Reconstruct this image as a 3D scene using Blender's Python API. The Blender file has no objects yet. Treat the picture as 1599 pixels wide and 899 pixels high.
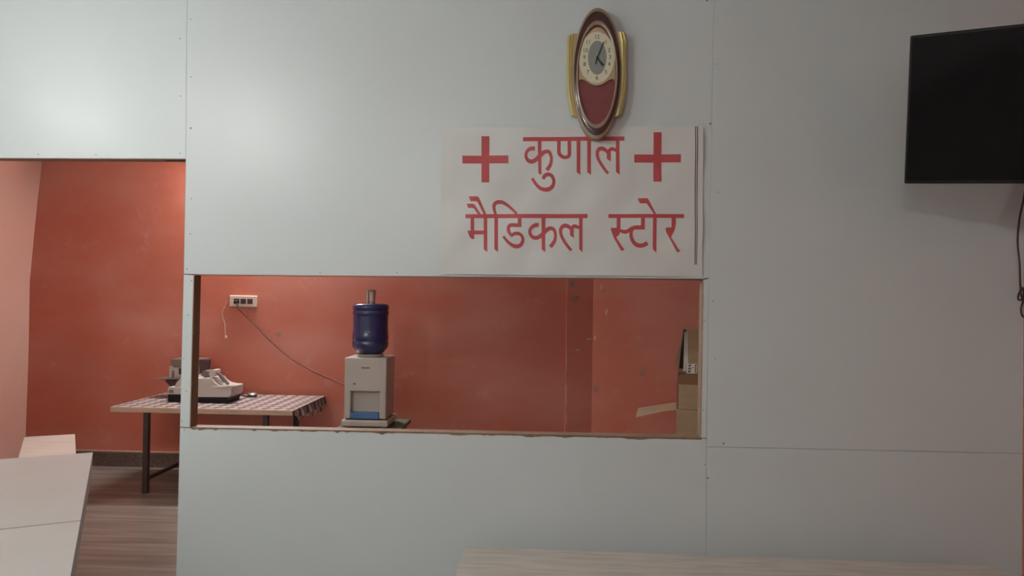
import bpy, bmesh, math, random
from mathutils import Vector, Matrix
random.seed(7)

# ------------------------------------------------------------------ camera, world, exposure
W, H, F = 1599, 899, 1155.0
YAW, PITCH, ROLL = math.radians(-2.2394), math.radians(0.688), math.radians(0.8406)
CAM = Vector((0, -3.44, 1.55))
fwd = Vector((math.sin(YAW)*math.cos(PITCH), math.cos(YAW)*math.cos(PITCH), math.sin(PITCH)))
rt0 = Vector((math.cos(YAW), -math.sin(YAW), 0)); up0 = rt0.cross(fwd)
rt = math.cos(ROLL)*rt0 + math.sin(ROLL)*up0
up = -math.sin(ROLL)*rt0 + math.cos(ROLL)*up0
scene = bpy.context.scene
C = scene.collection
cd = bpy.data.cameras.new('camera'); co = bpy.data.objects.new('camera', cd); C.objects.link(co)
cd.sensor_width = 36; cd.lens = F/W*36; cd.clip_start = 0.05
co.matrix_world = Matrix(((rt.x, up.x, -fwd.x, CAM.x), (rt.y, up.y, -fwd.y, CAM.y), (rt.z, up.z, -fwd.z, CAM.z), (0, 0, 0, 1)))
scene.camera = co
wd = bpy.data.worlds.new('world'); scene.world = wd; wd.use_nodes = True
wd.node_tree.nodes['Background'].inputs[0].default_value = (0.8, 0.85, 0.9, 1)
wd.node_tree.nodes['Background'].inputs[1].default_value = 0.3
vs = scene.view_settings
vs.view_transform = 'Standard'; vs.look = 'None'; vs.gamma = 1; vs.use_curve_mapping = False
vs.exposure = 0.0
FRONT_LAMP = 760.0      # glow of the ceiling bulb of the waiting room
FILL_LAMP = 700.0        # glow of the unseen fill bulb added behind the camera
SIDE_LAMP = 138.0        # glow of the tube on the waiting room's left wall
BACK_LAMP = 450.0        # glow of the tube on the far wall of the inner room

def ray(px, py): return fwd + rt*((px-W/2)/F) - up*((py-H/2)/F)
def PY(px, py, y):                      # photo point on the vertical plane at depth y
    d = ray(px, py); return CAM + d*((y-CAM.y)/d.y)
def PZ(px, py, z):                      # photo point on the horizontal plane at height z
    d = ray(px, py); return CAM + d*((z-CAM.z)/d.z)

# ------------------------------------------------------------------ materials
def mat(name, col, rough=0.5, var=None, vscale=4.0, vdetail=4, vstretch=(1, 1, 1), bump=0.0, bscale=60.0,
        metal=0.0, spec=0.5, coat=0.0, lo=0.35, hi=0.7, emit=None, estr=0.0, trans=0.0):
    m = bpy.data.materials.new(name); m.use_nodes = True
    nt = m.node_tree; b = nt.nodes['Principled BSDF']
    b.inputs['Base Color'].default_value = (*col, 1); b.inputs['Roughness'].default_value = rough
    b.inputs['Metallic'].default_value = metal; b.inputs['Specular IOR Level'].default_value = spec
    b.inputs['Coat Weight'].default_value = coat; b.inputs['Coat Roughness'].default_value = 0.12
    b.inputs['Transmission Weight'].default_value = trans
    if emit:
        b.inputs['Emission Color'].default_value = (*emit, 1); b.inputs['Emission Strength'].default_value = estr
    tc = nt.nodes.new('ShaderNodeTexCoord')
    mp = nt.nodes.new('ShaderNodeMapping'); mp.inputs['Scale'].default_value = vstretch
    nt.links.new(tc.outputs['Object'], mp.inputs['Vector'])
    m['_'] = 0
    if var:
        n = nt.nodes.new('ShaderNodeTexNoise'); n.inputs['Scale'].default_value = vscale; n.inputs['Detail'].default_value = vdetail
        nt.links.new(mp.outputs[0], n.inputs['Vector'])
        r = nt.nodes.new('ShaderNodeValToRGB')
        r.color_ramp.elements[0].position = lo; r.color_ramp.elements[0].color = (*col, 1)
        r.color_ramp.elements[1].position = hi; r.color_ramp.elements[1].color = (*var, 1)
        nt.links.new(n.outputs['Fac'], r.inputs['Fac']); nt.links.new(r.outputs[0], b.inputs['Base Color'])
    if bump:
        n2 = nt.nodes.new('ShaderNodeTexNoise'); n2.inputs['Scale'].default_value = bscale; n2.inputs['Detail'].default_value = 3
        nt.links.new(mp.outputs[0], n2.inputs['Vector'])
        bp = nt.nodes.new('ShaderNodeBump'); bp.inputs['Strength'].default_value = bump; bp.inputs['Distance'].default_value = 0.004
        nt.links.new(n2.outputs['Fac'], bp.inputs['Height']); nt.links.new(bp.outputs[0], b.inputs['Normal'])
    return m

M = {}
M['laminate'] = mat('laminate', (0.60, 0.645, 0.65), 0.34, (0.575, 0.61, 0.615), 1.2, bump=0.02, bscale=90)
M['core'] = mat('core_wood', (0.10, 0.055, 0.035), 0.7, (0.14, 0.08, 0.05), 8, vstretch=(6, 6, 0.6))
M['jamb'] = mat('jamb_wood', (0.27, 0.16, 0.11), 0.65, (0.34, 0.21, 0.145), 9, vstretch=(6, 6, 0.5))
M['sill'] = mat('sill_wood', (0.33, 0.245, 0.175), 0.6, (0.24, 0.165, 0.115), 8, vstretch=(0.6, 6, 6))
M['chip'] = mat('chipped_board', (0.16, 0.10, 0.06), 0.9, (0.24, 0.16, 0.10), 30)
M['screw'] = mat('screw_head', (0.16, 0.16, 0.15), 0.5, metal=0.3)
def wall_paint():
    m = mat('orange_paint', (0.47, 0.135, 0.085), 0.42, (0.52, 0.215, 0.165), 1.6, vdetail=6, vstretch=(0.6, 0.6, 1.3), bump=0.12, bscale=25, lo=0.42, hi=0.72)
    nt = m.node_tree; b = nt.nodes['Principled BSDF']; src = b.inputs['Base Color'].links[0].from_socket
    tc = [n for n in nt.nodes if n.type == 'TEX_COORD'][0]
    n = nt.nodes.new('ShaderNodeTexNoise'); n.inputs['Scale'].default_value = 5.5; n.inputs['Detail'].default_value = 8; n.inputs['Roughness'].default_value = 0.65
    nt.links.new(tc.outputs['Object'], n.inputs['Vector'])
    r = nt.nodes.new('ShaderNodeValToRGB'); r.color_ramp.elements[0].position = 0.60; r.color_ramp.elements[1].position = 0.76
    r.color_ramp.elements[1].color = (0.55, 0.55, 0.55, 1)
    nt.links.new(n.outputs['Fac'], r.inputs['Fac'])
    mx = nt.nodes.new('ShaderNodeMixRGB'); mx.inputs[2].default_value = (0.55, 0.30, 0.26, 1)
    nt.links.new(r.outputs[0], mx.inputs[0]); nt.links.new(src, mx.inputs[1]); nt.links.new(mx.outputs[0], b.inputs['Base Color'])
    return m
M['orange'] = wall_paint()
M['peach'] = mat('peach_paint', (0.62, 0.35, 0.285), 0.45, (0.60, 0.38, 0.31), 1.5, bump=0.08, bscale=25)
M['plaster'] = mat('bare_plaster', (0.30, 0.20, 0.165), 0.9, (0.22, 0.14, 0.115), 40)
M['chalk'] = mat('chalky_paint', (0.56, 0.36, 0.31), 0.8, (0.5, 0.28, 0.23), 40)
M['white_wall'] = mat('white_wall', (0.82, 0.82, 0.80), 0.7, (0.79, 0.79, 0.77), 2)
M['ceiling'] = mat('ceiling_white', (0.85, 0.85, 0.84), 0.8, (0.82, 0.82, 0.81), 2)
M['granite'] = mat('granite_skirting', (0.10, 0.072, 0.058), 0.35, (0.17, 0.13, 0.105), 60, lo=0.4, hi=0.65)
M['granite_lip'] = mat('skirting_lip', (0.35, 0.24, 0.19), 0.5)
def floor_mat():
    m = mat('streaked_marble', (0.13, 0.108, 0.09), 0.32, (0.265, 0.235, 0.205), 3.2, vdetail=7, vstretch=(0.35, 5.5, 1), lo=0.36, hi=0.66)
    return m
M['floor'] = floor_mat()
M['banner'] = mat('flex_vinyl', (0.645, 0.642, 0.625), 0.4, (0.625, 0.622, 0.605), 3)
M['red'] = mat('red_print', (0.46, 0.055, 0.06), 0.5, (0.43, 0.06, 0.065), 6)
M['border'] = mat('maroon_border', (0.10, 0.05, 0.05), 0.5)
M['gold'] = mat('brass_gold', (0.58, 0.47, 0.22), 0.36, metal=0.5)
M['ringgold'] = mat('tan_gold', (0.27, 0.19, 0.125), 0.35, metal=0.15, coat=0.25)
M['maroon'] = mat('maroon_lacquer', (0.055, 0.016, 0.016), 0.15, coat=0.7)
M['redfelt'] = mat('red_panel', (0.20, 0.042, 0.04), 0.5, (0.17, 0.035, 0.034), 30)
M['face'] = mat('face_gold', (0.48, 0.36, 0.22), 0.35, metal=0.3)
M['dial'] = mat('dial_cream', (0.66, 0.62, 0.46), 0.4, coat=0.3)
M['dialgrey'] = mat('dial_grey', (0.24, 0.26, 0.24), 0.35, coat=0.4)
M['black'] = mat('black_plastic', (0.008, 0.008, 0.008), 0.5, spec=0.25)
M['screen'] = mat('tv_screen', (0.004, 0.004, 0.0045), 0.1, spec=0.2)
M['ink'] = mat('ink', (0.03, 0.03, 0.025), 0.5)
M['steel'] = mat('steel', (0.55, 0.52, 0.49), 0.25, metal=0.9)
M['legiron'] = mat('brown_iron', (0.045, 0.026, 0.022), 0.5, (0.06, 0.035, 0.03), 20)
M['ivory'] = mat('ivory_plastic', (0.47, 0.435, 0.395), 0.4, (0.44, 0.405, 0.365), 5)
M['ivory_dark'] = mat('ivory_recess', (0.40, 0.36, 0.32), 0.5)
M['tray'] = mat('blue_tray', (0.05, 0.14, 0.33), 0.4)
M['bottle'] = mat('blue_bottle', (0.010, 0.022, 0.105), 0.12, (0.008, 0.016, 0.078), 3, spec=0.6, coat=0.4)
M['green'] = mat('green_top', (0.07, 0.13, 0.09), 0.5)
M['machine'] = mat('machine_offwhite', (0.52, 0.46, 0.42), 0.45, (0.47, 0.41, 0.375), 8)
M['machinegrey'] = mat('machine_grey', (0.19, 0.16, 0.15), 0.35, metal=0.4)
M['darkred'] = mat('dark_maroon', (0.05, 0.02, 0.022), 0.5)
M['socket'] = mat('socket_plate', (0.62, 0.52, 0.44), 0.4)
M['cord'] = mat('dark_cord', (0.045, 0.022, 0.02), 0.6)
M['browncord'] = mat('brown_cord', (0.10, 0.022, 0.017), 0.6)
M['whitecord'] = mat('white_cord', (0.62, 0.42, 0.36), 0.6)
M['card'] = mat('cardboard', (0.34, 0.235, 0.14), 0.8, (0.29, 0.195, 0.115), 6, vstretch=(1, 1, 4))
M['card_pale'] = mat('cardboard_pale', (0.42, 0.31, 0.21), 0.8, (0.37, 0.27, 0.18), 8)
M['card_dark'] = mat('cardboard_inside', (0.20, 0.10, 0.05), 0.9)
M['paper'] = mat('paper', (0.62, 0.57, 0.53), 0.7)
M['white_top'] = mat('white_laminate_top', (0.42, 0.43, 0.41), 0.42, (0.40, 0.405, 0.385), 3)
M['top_edge'] = mat('grey_edge_band', (0.27, 0.27, 0.265), 0.5)
M['grain'] = mat('pale_woodgrain', (0.63, 0.58, 0.52), 0.4, (0.46, 0.42, 0.37), 4, vdetail=6, vstretch=(1, 9, 9), lo=0.42, hi=0.75)
M['table_edge'] = mat('table_edge_wood', (0.50, 0.36, 0.26), 0.5, (0.44, 0.30, 0.21), 10, vstretch=(0.6, 6, 6))
M['lamp'] = mat('lamp_diffuser', (0.9, 0.9, 0.9), 0.5, emit=(1.0, 0.98, 0.94), estr=4.0)
M['lampframe'] = mat('lamp_frame', (0.8, 0.8, 0.8), 0.4)
def check_mat():
    m = bpy.data.materials.new('checked_oilcloth'); m.use_nodes = True; nt = m.node_tree; b = nt.nodes['Principled BSDF']
    tc = nt.nodes.new('ShaderNodeTexCoord'); mp = nt.nodes.new('ShaderNodeMapping')
    mp.inputs['Scale'].default_value = (1, 1, 1); mp.inputs['Rotation'].default_value = (0, 0, math.radians(45))
    nt.links.new(tc.outputs['Object'], mp.inputs['Vector'])
    ck = nt.nodes.new('ShaderNodeTexChecker'); ck.inputs['Scale'].default_value = 15
    ck.inputs['Color1'].default_value = (0.075, 0.05, 0.055, 1); ck.inputs['Color2'].default_value = (0.46, 0.40, 0.37, 1)
    nt.links.new(mp.outputs[0], ck.inputs['Vector'])
    n = nt.nodes.new('ShaderNodeTexNoise'); n.inputs['Scale'].default_value = 14
    nt.links.new(tc.outputs['Object'], n.inputs['Vector'])
    mx = nt.nodes.new('ShaderNodeMixRGB'); mx.inputs[2].default_value = (0.20, 0.155, 0.15, 1)
    mth = nt.nodes.new('ShaderNodeMath'); mth.operation = 'MULTIPLY'; mth.inputs[1].default_value = 0.4
    nt.links.new(n.outputs['Fac'], mth.inputs[0]); nt.links.new(mth.outputs[0], mx.inputs[0]); nt.links.new(ck.outputs['Color'], mx.inputs[1]); nt.links.new(mx.outputs[0], b.inputs['Base Color'])
    b.inputs['Roughness'].default_value = 0.5
    return m
M['check'] = check_mat()

# ------------------------------------------------------------------ helpers
def wl(o):
    v = Vector((0, 0, 0))
    while o: v = v + o.location; o = o.parent
    return v
def tag(o, label=None, cat=None, group=None, kind=None):
    if label: o['label'] = label
    if cat: o['category'] = cat
    if group: o['group'] = group
    if kind: o['kind'] = kind
    return o
def thing(name, label, cat, loc, group=None):
    o = bpy.data.objects.new(name, None); C.objects.link(o); o.location = loc; o.empty_display_size = 0.1
    return tag(o, label, cat, group)
def obj(name, bm, m, parent=None, loc=None, bevel=0.0, smooth=False, seg=2):
    bmesh.ops.remove_doubles(bm, verts=bm.verts, dist=1e-6)
    bmesh.ops.recalc_face_normals(bm, faces=bm.faces)
    off = wl(parent) if parent else Vector(loc if loc is not None else (0, 0, 0))
    bmesh.ops.translate(bm, verts=bm.verts, vec=-off)
    me = bpy.data.meshes.new(name); bm.to_mesh(me); bm.free()
    if smooth:
        for p in me.polygons: p.use_smooth = True
    me.materials.append(M[m] if isinstance(m, str) else m)
    o = bpy.data.objects.new(name, me); C.objects.link(o)
    if parent: o.parent = parent
    else: o.location = off
    if bevel:
        b = o.modifiers.new('bevel', 'BEVEL'); b.width = bevel; b.segments = seg; b.limit_method = 'ANGLE'; b.angle_limit = math.radians(40)
    if smooth:
        try: me.set_sharp_from_angle(angle=math.radians(50))
        except Exception: pass
    return o
def nb(): return bmesh.new()
def box(bm, x0, x1, y0, y1, z0, z1):
    v = [bm.verts.new(p) for p in ((x0, y0, z0), (x1, y0, z0), (x1, y1, z0), (x0, y1, z0), (x0, y0, z1), (x1, y0, z1), (x1, y1, z1), (x0, y1, z1))]
    for f in ((0, 1, 2, 3), (4, 5, 6, 7), (0, 1, 5, 4), (1, 2, 6, 5), (2, 3, 7, 6), (3, 0, 4, 7)): bm.faces.new([v[i] for i in f])
    return bm
def extr(bm, pts, vec):                 # closed polygon of 3D points swept along vec
    vec = Vector(vec); a = [bm.verts.new(p) for p in pts]; b = [bm.verts.new(Vector(p)+vec) for p in pts]
    n = len(pts); bm.faces.new(a); bm.faces.new(b[::-1])
    for i in range(n): bm.faces.new((a[i], a[(i+1) % n], b[(i+1) % n], b[i]))
    return bm
def pxprism(bm, pts, y, depth):         # photo outline standing at depth y, with real thickness
    return extr(bm, [PY(px, py, y) for px, py in pts], (0, depth, 0))
def cyl(bm, p0, p1, r0, r1=None, seg=20):
    r1 = r0 if r1 is None else r1; p0 = Vector(p0); p1 = Vector(p1); ax = (p1-p0).normalized()
    t = Vector((0, 0, 1)) if abs(ax.z) < 0.9 else Vector((1, 0, 0)); a = ax.cross(t).normalized(); b = ax.cross(a)
    A, B = [], []
    for i in range(seg):
        d = a*math.cos(2*math.pi*i/seg) + b*math.sin(2*math.pi*i/seg)
        A.append(bm.verts.new(p0+d*r0)); B.append(bm.verts.new(p1+d*r1))
    for i in range(seg): bm.faces.new((A[i], A[(i+1) % seg], B[(i+1) % seg], B[i]))
    bm.faces.new(A[::-1]); bm.faces.new(B); return bm
def cat(pts, n=6):                      # Catmull-Rom through tuples of any length
    out = []
    P = [pts[0]] + list(pts) + [pts[-1]]
    for i in range(1, len(P)-2):
        for k in range(n):
            t = k/n; q = []
            for c in range(len(pts[0])):
                p0, p1, p2, p3 = P[i-1][c], P[i][c], P[i+1][c], P[i+2][c]
                q.append(0.5*((2*p1)+(-p0+p2)*t+(2*p0-5*p1+4*p2-p3)*t*t+(-p0+3*p1-3*p2+p3)*t**3))
            out.append(tuple(q))
    out.append(tuple(pts[-1])); return out
def tube(bm, pts, r, seg=8, n=6):
    pts = [Vector(p) for p in cat([tuple(p) for p in pts], n)]
    rings = []; ref = Vector((0.13, 0.2, 0.97))
    for i, p in enumerate(pts):
        t = (pts[min(i+1, len(pts)-1)]-pts[max(i-1, 0)]).normalized()
        a = t.cross(ref); a = a.normalized() if a.length > 1e-4 else t.orthogonal().normalized(); b = t.cross(a)
        rings.append([bm.verts.new(p+a*r*math.cos(2*math.pi*k/seg)+b*r*math.sin(2*math.pi*k/seg)) for k in range(seg)])
    for A, B in zip(rings, rings[1:]):
        for k in range(seg): bm.faces.new((A[k], A[(k+1) % seg], B[(k+1) % seg], B[k]))
    bm.faces.new(rings[0][::-1]); bm.faces.new(rings[-1]); return bm
def lathe(bm, prof, c, seg=40):
    rings = []
    for r, z in prof:
        rings.append([bm.verts.new((c[0]+max(r, 1e-4)*math.cos(2*math.pi*k/seg), c[1]+max(r, 1e-4)*math.sin(2*math.pi*k/seg), c[2]+z)) for k in range(seg)])
    for A, B in zip(rings, rings[1:]):
        for k in range(seg): bm.faces.new((A[k], A[(k+1) % seg], B[(k+1) % seg], B[k]))
    bm.faces.new(rings[0][::-1]); bm.faces.new(rings[-1]); return bm
def oval(bm, prof, c, seg=72, cap=True):    # elliptical loft in the wall plane: (half width, half height, depth y)
    rings = []
    for a, b, y in prof:
        rings.append([bm.verts.new((c[0]+a*math.cos(2*math.pi*k/seg), y, c[2]+b*math.sin(2*math.pi*k/seg))) for k in range(seg)])
    for A, B in zip(rings, rings[1:]):
        for k in range(seg): bm.faces.new((A[k], A[(k+1) % seg], B[(k+1) % seg], B[k]))
    if cap: bm.faces.new(rings[0][::-1]); bm.faces.new(rings[-1])
    else:
        for k in range(seg): bm.faces.new((rings[-1][k], rings[-1][(k+1) % seg], rings[0][(k+1) % seg], rings[0][k]))
    return bm
def struct(name, bm, m, loc=(0, 0, 0), **k):
    return tag(obj(name, bm, m, None, loc, **k), kind='structure')

# ------------------------------------------------------------------ room shell
CEIL, XL, XR, YREAR, YB = 3.1, -3.25, 2.187, -6.6, 3.0
TH = 0.07
XBL = PY(46, 500, YB).x
b = nb(); box(b, XBL-0.4, XR, YREAR, YB, -0.1, 0); struct('floor', b, 'floor')
b = nb(); box(b, XBL-0.5, XR+0.3, YREAR-0.1, YB+0.4, CEIL, CEIL+0.1); struct('ceiling', b, 'ceiling')
b = nb(); box(b, XR, XR+0.12, YREAR, YB+0.3, 0, CEIL); struct('wall_right', b, 'orange')
b = nb(); box(b, XL-0.12, XL, YREAR, 0, 0, CEIL); struct('wall_left', b, 'white_wall')
b = nb(); box(b, XL, XR, YREAR-0.12, YREAR, 0, CEIL); struct('wall_rear', b, 'white_wall')
# inner room: far wall, its right-hand section stands forward behind a splayed edge
YP = YB-0.03; XA = PY(884, 560, YP).x; XB = PY(925, 560, YP).x; YR = 2.15
b = nb()
extr(b, [(XBL-0.4, YB, 0), (XA-0.004, YB, 0), (XA, YP, 0), (XB, YP, 0), (XR, YR, 0), (XR, YB+0.2, 0), (XBL-0.4, YB+0.2, 0)], (0, 0, CEIL))
wall_back = struct('wall_back', b, 'orange')
# inner room: hand-plastered left wall that leans as it rises
b = nb()
edge = [(40, 735), (40, 680), (43, 600), (45, 530), (46.5, 440), (52, 380), (58, 320), (66, 250)]
pts = [PY(px, py, YB) for px, py in edge]
pts[0].z = 0; top = pts[-1] + (pts[-1]-pts[-2])*((CEIL-pts[-1].z)/(pts[-1].z-pts[-2].z)); pts.append(top)
loop = [Vector((p.x, TH, p.z)) for p in pts] + [Vector((XBL-0.4, TH, CEIL)), Vector((XBL-0.4, TH, 0))]
extr(b, loop, (0, YB-TH+0.02, 0)); struct('wall_inner_left', b, 'peach')
b = nb(); xs0 = PY(60, 733, YB).x-0.25
box(b, XBL+0.02, XA-0.02, YB-0.022, YB, 0, 0.125); bb = struct('baseboard_back', b, 'granite')
b = nb(); box(b, XBL+0.02, XA-0.02, YB-0.03, YB, 0.125, 0.137); obj('lip', b, 'granite_lip', bb)
# peeled paint and bare plaster on the far wall
def wobble(cx, cy, rx, ry, n=11):
    return [(cx+rx*math.cos(2*math.pi*k/n)*random.uniform(.65, 1.15), cy+ry*math.sin(2*math.pi*k/n)*random.uniform(.65, 1.15)) for k in range(n)]
def on_wall(px, py):                    # point of the far wall seen there, a hair in front of it
    if px < 884: return PY(px, py, YB-0.0022)
    if px < 925: return PY(px, py, YP-0.0022)
    d = ray(px, py); n = Vector((YP-YR, XR-XB, 0)).normalized()     # angled right-hand section
    P0 = Vector((XB, YP-0.0022, 0)); return CAM + d*((P0-CAM).dot(n)/d.dot(n))
for px, py, rx, ry, mm in ((893.5, 444, 4.5, 8, 'plaster'), (897, 466, 8, 5, 'plaster'), (1003, 582, 4.5, 6, 'plaster'), (930, 607, 5, 5, 'plaster'),
                           (886, 582, 2, 4, 'plaster'), (943, 454, 3, 3, 'plaster'), (435, 522, 5, 5, 'plaster'), (939, 448, 1.4, 5, 'chalk'), (947, 487, 2, 6, 'chalk'),
                           (921, 529, 5, 2, 'chalk'), (929, 527, 2, 5, 'chalk'), (902, 546, 4, 1.5, 'chalk'), (884.2, 620, 1.2, 22, 'chalk'), (884.4, 560, 0.9, 30, 'chalk'), (884.2, 655, 1.1, 10, 'chalk'), (884.6, 500, 0.8, 26, 'chalk')):
    yy = None
    o3 = []
    for q_ in wobble(px, py, rx, ry):
        if px < 925: o3.append(PY(q_[0], q_[1], (YB if px < 880 else YP)-0.0022))
        else: o3.append(on_wall(max(q_[0], 925.1), q_[1]))
    b = nb(); extr(b, o3, (0, 0.0035, 0)); obj('plaster_patch', b, mm, wall_back)

# partition: board core faced with laminate sheets
DOOR_L = -3.17
zd = PY(150, 247.8, 0).z
xj = PY(283, 570, 0).x; xo0 = PY(299, 550, 0).x; xo1 = PY(1097, 560, 0).x
zo0 = PY(697, 676.5, 0).z; zo1 = PY(700, 431.5, 0).z
b = nb()
core_y0 = 0.004
for x0, x1, z0, z1 in ((XBL-0.4, DOOR_L, 0, CEIL), (DOOR_L, xj, zd, CEIL), (xj, xo0, 0, CEIL), (xo0, xo1, 0, zo0), (xo0, xo1, zo1, CEIL), (xo1, XR, 0, CEIL)):
    box(b, x0, x1, core_y0, TH-0.004, z0, z1)
part = struct('wall_partition', b, 'core')
def sheet(pts, mm='laminate', name='laminate_sheet'):
    b = nb(); extr(b, pts, (0, core_y0, 0)); return obj(name, b, mm, part, bevel=0.0008, seg=1)
def q(px, py): return PY(px, py, 0)
def atz(p0, p1, z):                     # extend a photo edge up or down to height z
    a, c = q(*p0), q(*p1); return a+(c-a)*((z-a.z)/(c.z-a.z))
g = 0.0004
sL0, sL1 = (292.3, 0), (290, 247.5)
TLm = atz(sL0, sL1, CEIL); TRm = atz((1115, 0), (1107, 433), CEIL)
V = lambda p, dx=0, dz=0: Vector((p.x+dx, 0, p.z+dz))
sheet([Vector((DOOR_L, 0, CEIL)), V(TLm, -g), V(q(290, 247.6), -g), Vector((DOOR_L, 0, q(0, 247).z))])
sheet([V(TLm, g), V(TRm, -g), V(q(1107.2, 433.2), -g), V(q(1097, 435)), V(q(303, 428)), V(q(287, 427.4)), V(q(290, 247.6))])
sheet([V(q(286.8, 428.6)), V(q(302, 429.6)), V(q(296, 667)), V(q(281, 666.3))])
D0 = atz((281, 667.6), (275.5, 885), 0); D1 = atz((1103.4, 690), (1102.8, 860), 0)
sheet([V(q(281, 667.8)), V(q(296, 668.6)), V(q(1095, 684.2)), V(q(1103, 684.8), -g), V(D1, -g), V(D0)])
sheet([V(q(1098.8, 436.4)), V(q(1107, 434.6), -g), V(q(1103, 683.5), -g), V(q(1095, 683))])
sheet([V(TRm, g), Vector((XR, 0, CEIL)), Vector((XR, 0, q(1597, 707.6).z)), V(q(1103.2, 697.0), g), V(q(1107, 433.5), g)])
sheet([V(q(1103.2, 697.5), g), Vector((XR, 0, q(1597, 708.1).z)), Vector((XR, 0, 0)), V(D1, g)])
sheet([Vector((XL, 0, CEIL)), Vector((DOOR_L-2*g, 0, CEIL)), Vector((DOOR_L-2*g, 0, 0)), Vector((XL, 0, 0))])
# back facing of the partition
for x0, x1, z0, z1 in ((XBL-0.4, DOOR_L, 0, CEIL), (DOOR_L, xj, zd, CEIL), (xj, xo0, 0, CEIL), (xo0, xo1, 0, zo0), (xo0, xo1, zo1, CEIL), (xo1, XR, 0, CEIL)):
    b = nb(); box(b, x0, x1, TH-0.004, TH, z0, z1); obj('back_board', b, 'white_wall', part)
# lining of the hatch opening and the door head
b = nb(); extr(b, [q(302, 429.6), q(296, 667), q(297.4, 667), q(303.4, 429.6)], (0, TH, 0)); obj('jamb', b, 'jamb', part)
b = nb(); extr(b, [q(1098.8, 436.4), q(1095, 683), q(1093.6, 683), q(1097.4, 436.4)], (0, TH, 0)); obj('jamb', b, 'sill', part)
b = nb(); extr(b, [q(296, 667.2), q(1095, 683.2), q(1095, 685), q(296, 669)], (0, TH+0.006, 0)); obj('sill', b, 'sill', part)
b = nb(); extr(b, [q(302, 428.6), q(1098.8, 435.2), q(1098.8, 436.2), q(302, 429.6)], (0, TH, 0)); obj('hatch_head', b, 'jamb', part)
b = nb(); extr(b, [Vector((DOOR_L, 0.002, zd)), Vector((q(290, 247.8).x, 0.002, q(290, 248).z)), Vector((q(290, 248).x, 0.002, q(290, 248.8).z)), Vector((DOOR_L, 0.002, zd-0.002))], (0, TH, 0)); obj('door_head', b, 'jamb', part)
b = nb(); extr(b, [q(289.7, 249), q(286.4, 428), q(287.2, 428), q(290.5, 249)], (0, 0.003, 0)); obj('edge_strip', b, 'sill', part)
# splintered lower lip of the hatch
b = nb(); top, bot = [], []
for i in range(161):
    px = 297+(1096-297)*i/160
    base = 667.4+(684-667.4)*i/160
    amp = max(0, math.sin(i*0.55)+0.8*math.sin(i*0.23+1)+random.uniform(-1, 1))*1.1+1.1+1.3*i/160
    if i in (8, 20, 46, 60): amp += 2.5
    top.append(PY(px, base-0.6, -0.0012)); bot.append(PY(px, base+amp, -0.0012))
tv = [b.verts.new(p) for p in top]; bv = [b.verts.new(p) for p in bot]
for i in range(160): b.faces.new((tv[i], tv[i+1], bv[i+1], bv[i]))
ext = bmesh.ops.extrude_face_region(b, geom=b.faces[:])
bmesh.ops.translate(b, verts=[e for e in ext['geom'] if isinstance(e, bmesh.types.BMVert)], vec=(0, 0.004, 0))
obj('splintered_edge', b, 'chip', part)
# screw heads along the sheet edges
b = nb()
for px, py in ((281, 239), (298, 200), (299, 310), (297, 365), (292, 420), (294, 492), (299, 438), (291, 610), (284, 657), (288, 671), (287, 560), (1104, 1), (1109, 193), (1102, 436), (1100, 500), (1117, 560), (1113, 470),
               (1105, 746), (1130, 692), (1098, 640), (1100, 725), (298, 30), (298, 120), (281, 60), (282, 150), (1120, 100), (1121, 300), (150, 241), (60, 241), (302, 520), (300, 600), (500, 425), (620, 426)):
    p = q(px, py); r = 0.0042 if (px, py) in ((1130, 692), (1109, 193), (1104, 1), (298, 200), (1105, 746)) else 0.0026
    cyl(b, (p.x, -0.0015, p.z), (p.x, 0.001, p.z), r, r, 8)
tag(obj('screw_heads', b, 'screw', part), kind='stuff')

# ------------------------------------------------------------------ lamps
M['bulb'] = mat('bulb_glow', (0.9, 0.9, 0.9), 0.5, emit=(0.98, 1.0, 0.97), estr=FRONT_LAMP)
M['tube'] = mat('tube_glow', (0.9, 0.9, 0.9), 0.5, emit=(1.0, 0.97, 0.94), estr=BACK_LAMP)
BULB_Z = CEIL-0.16
def bulb_lamp(x, y, label, glow='bulb'):
    t = thing('bulb_lamp', label, 'light', (x, y, CEIL))
    b = nb(); lathe(b, [(0.05, -0.02), (0.05, 0.0)], (x, y, CEIL)); obj('ceiling_rose', b, 'lampframe', t, smooth=True)
    b = nb(); lathe(b, [(0.022, -0.115), (0.024, -0.07), (0.02, -0.02)], (x, y, CEIL)); obj('holder', b, 'lampframe', t, smooth=True)
    b = nb(); prof = [(0.05*math.sin(math.pi*k/14), -0.05*math.cos(math.pi*k/14)) for k in range(15)]
    lathe(b, prof, (x, y, BULB_Z), 24); obj('bulb', b, glow, t, smooth=True)
    return t
def mirror_lamp(px, py):                # ceiling point whose reflection shows at that place on the laminate
    p = q(px, py); k = (BULB_Z-CAM.z)/(p.z-CAM.z); return CAM.x+(p.x-CAM.x)*k, -(k-1)*3.44
lx, ly = mirror_lamp(400, 208); bulb_lamp(lx, ly, 'round bulb on the ceiling at the left of the waiting room')
M['sidetube'] = mat('side_tube_glow', (0.9, 0.9, 0.9), 0.5, emit=(0.97, 1.0, 0.98), estr=SIDE_LAMP)
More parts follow.
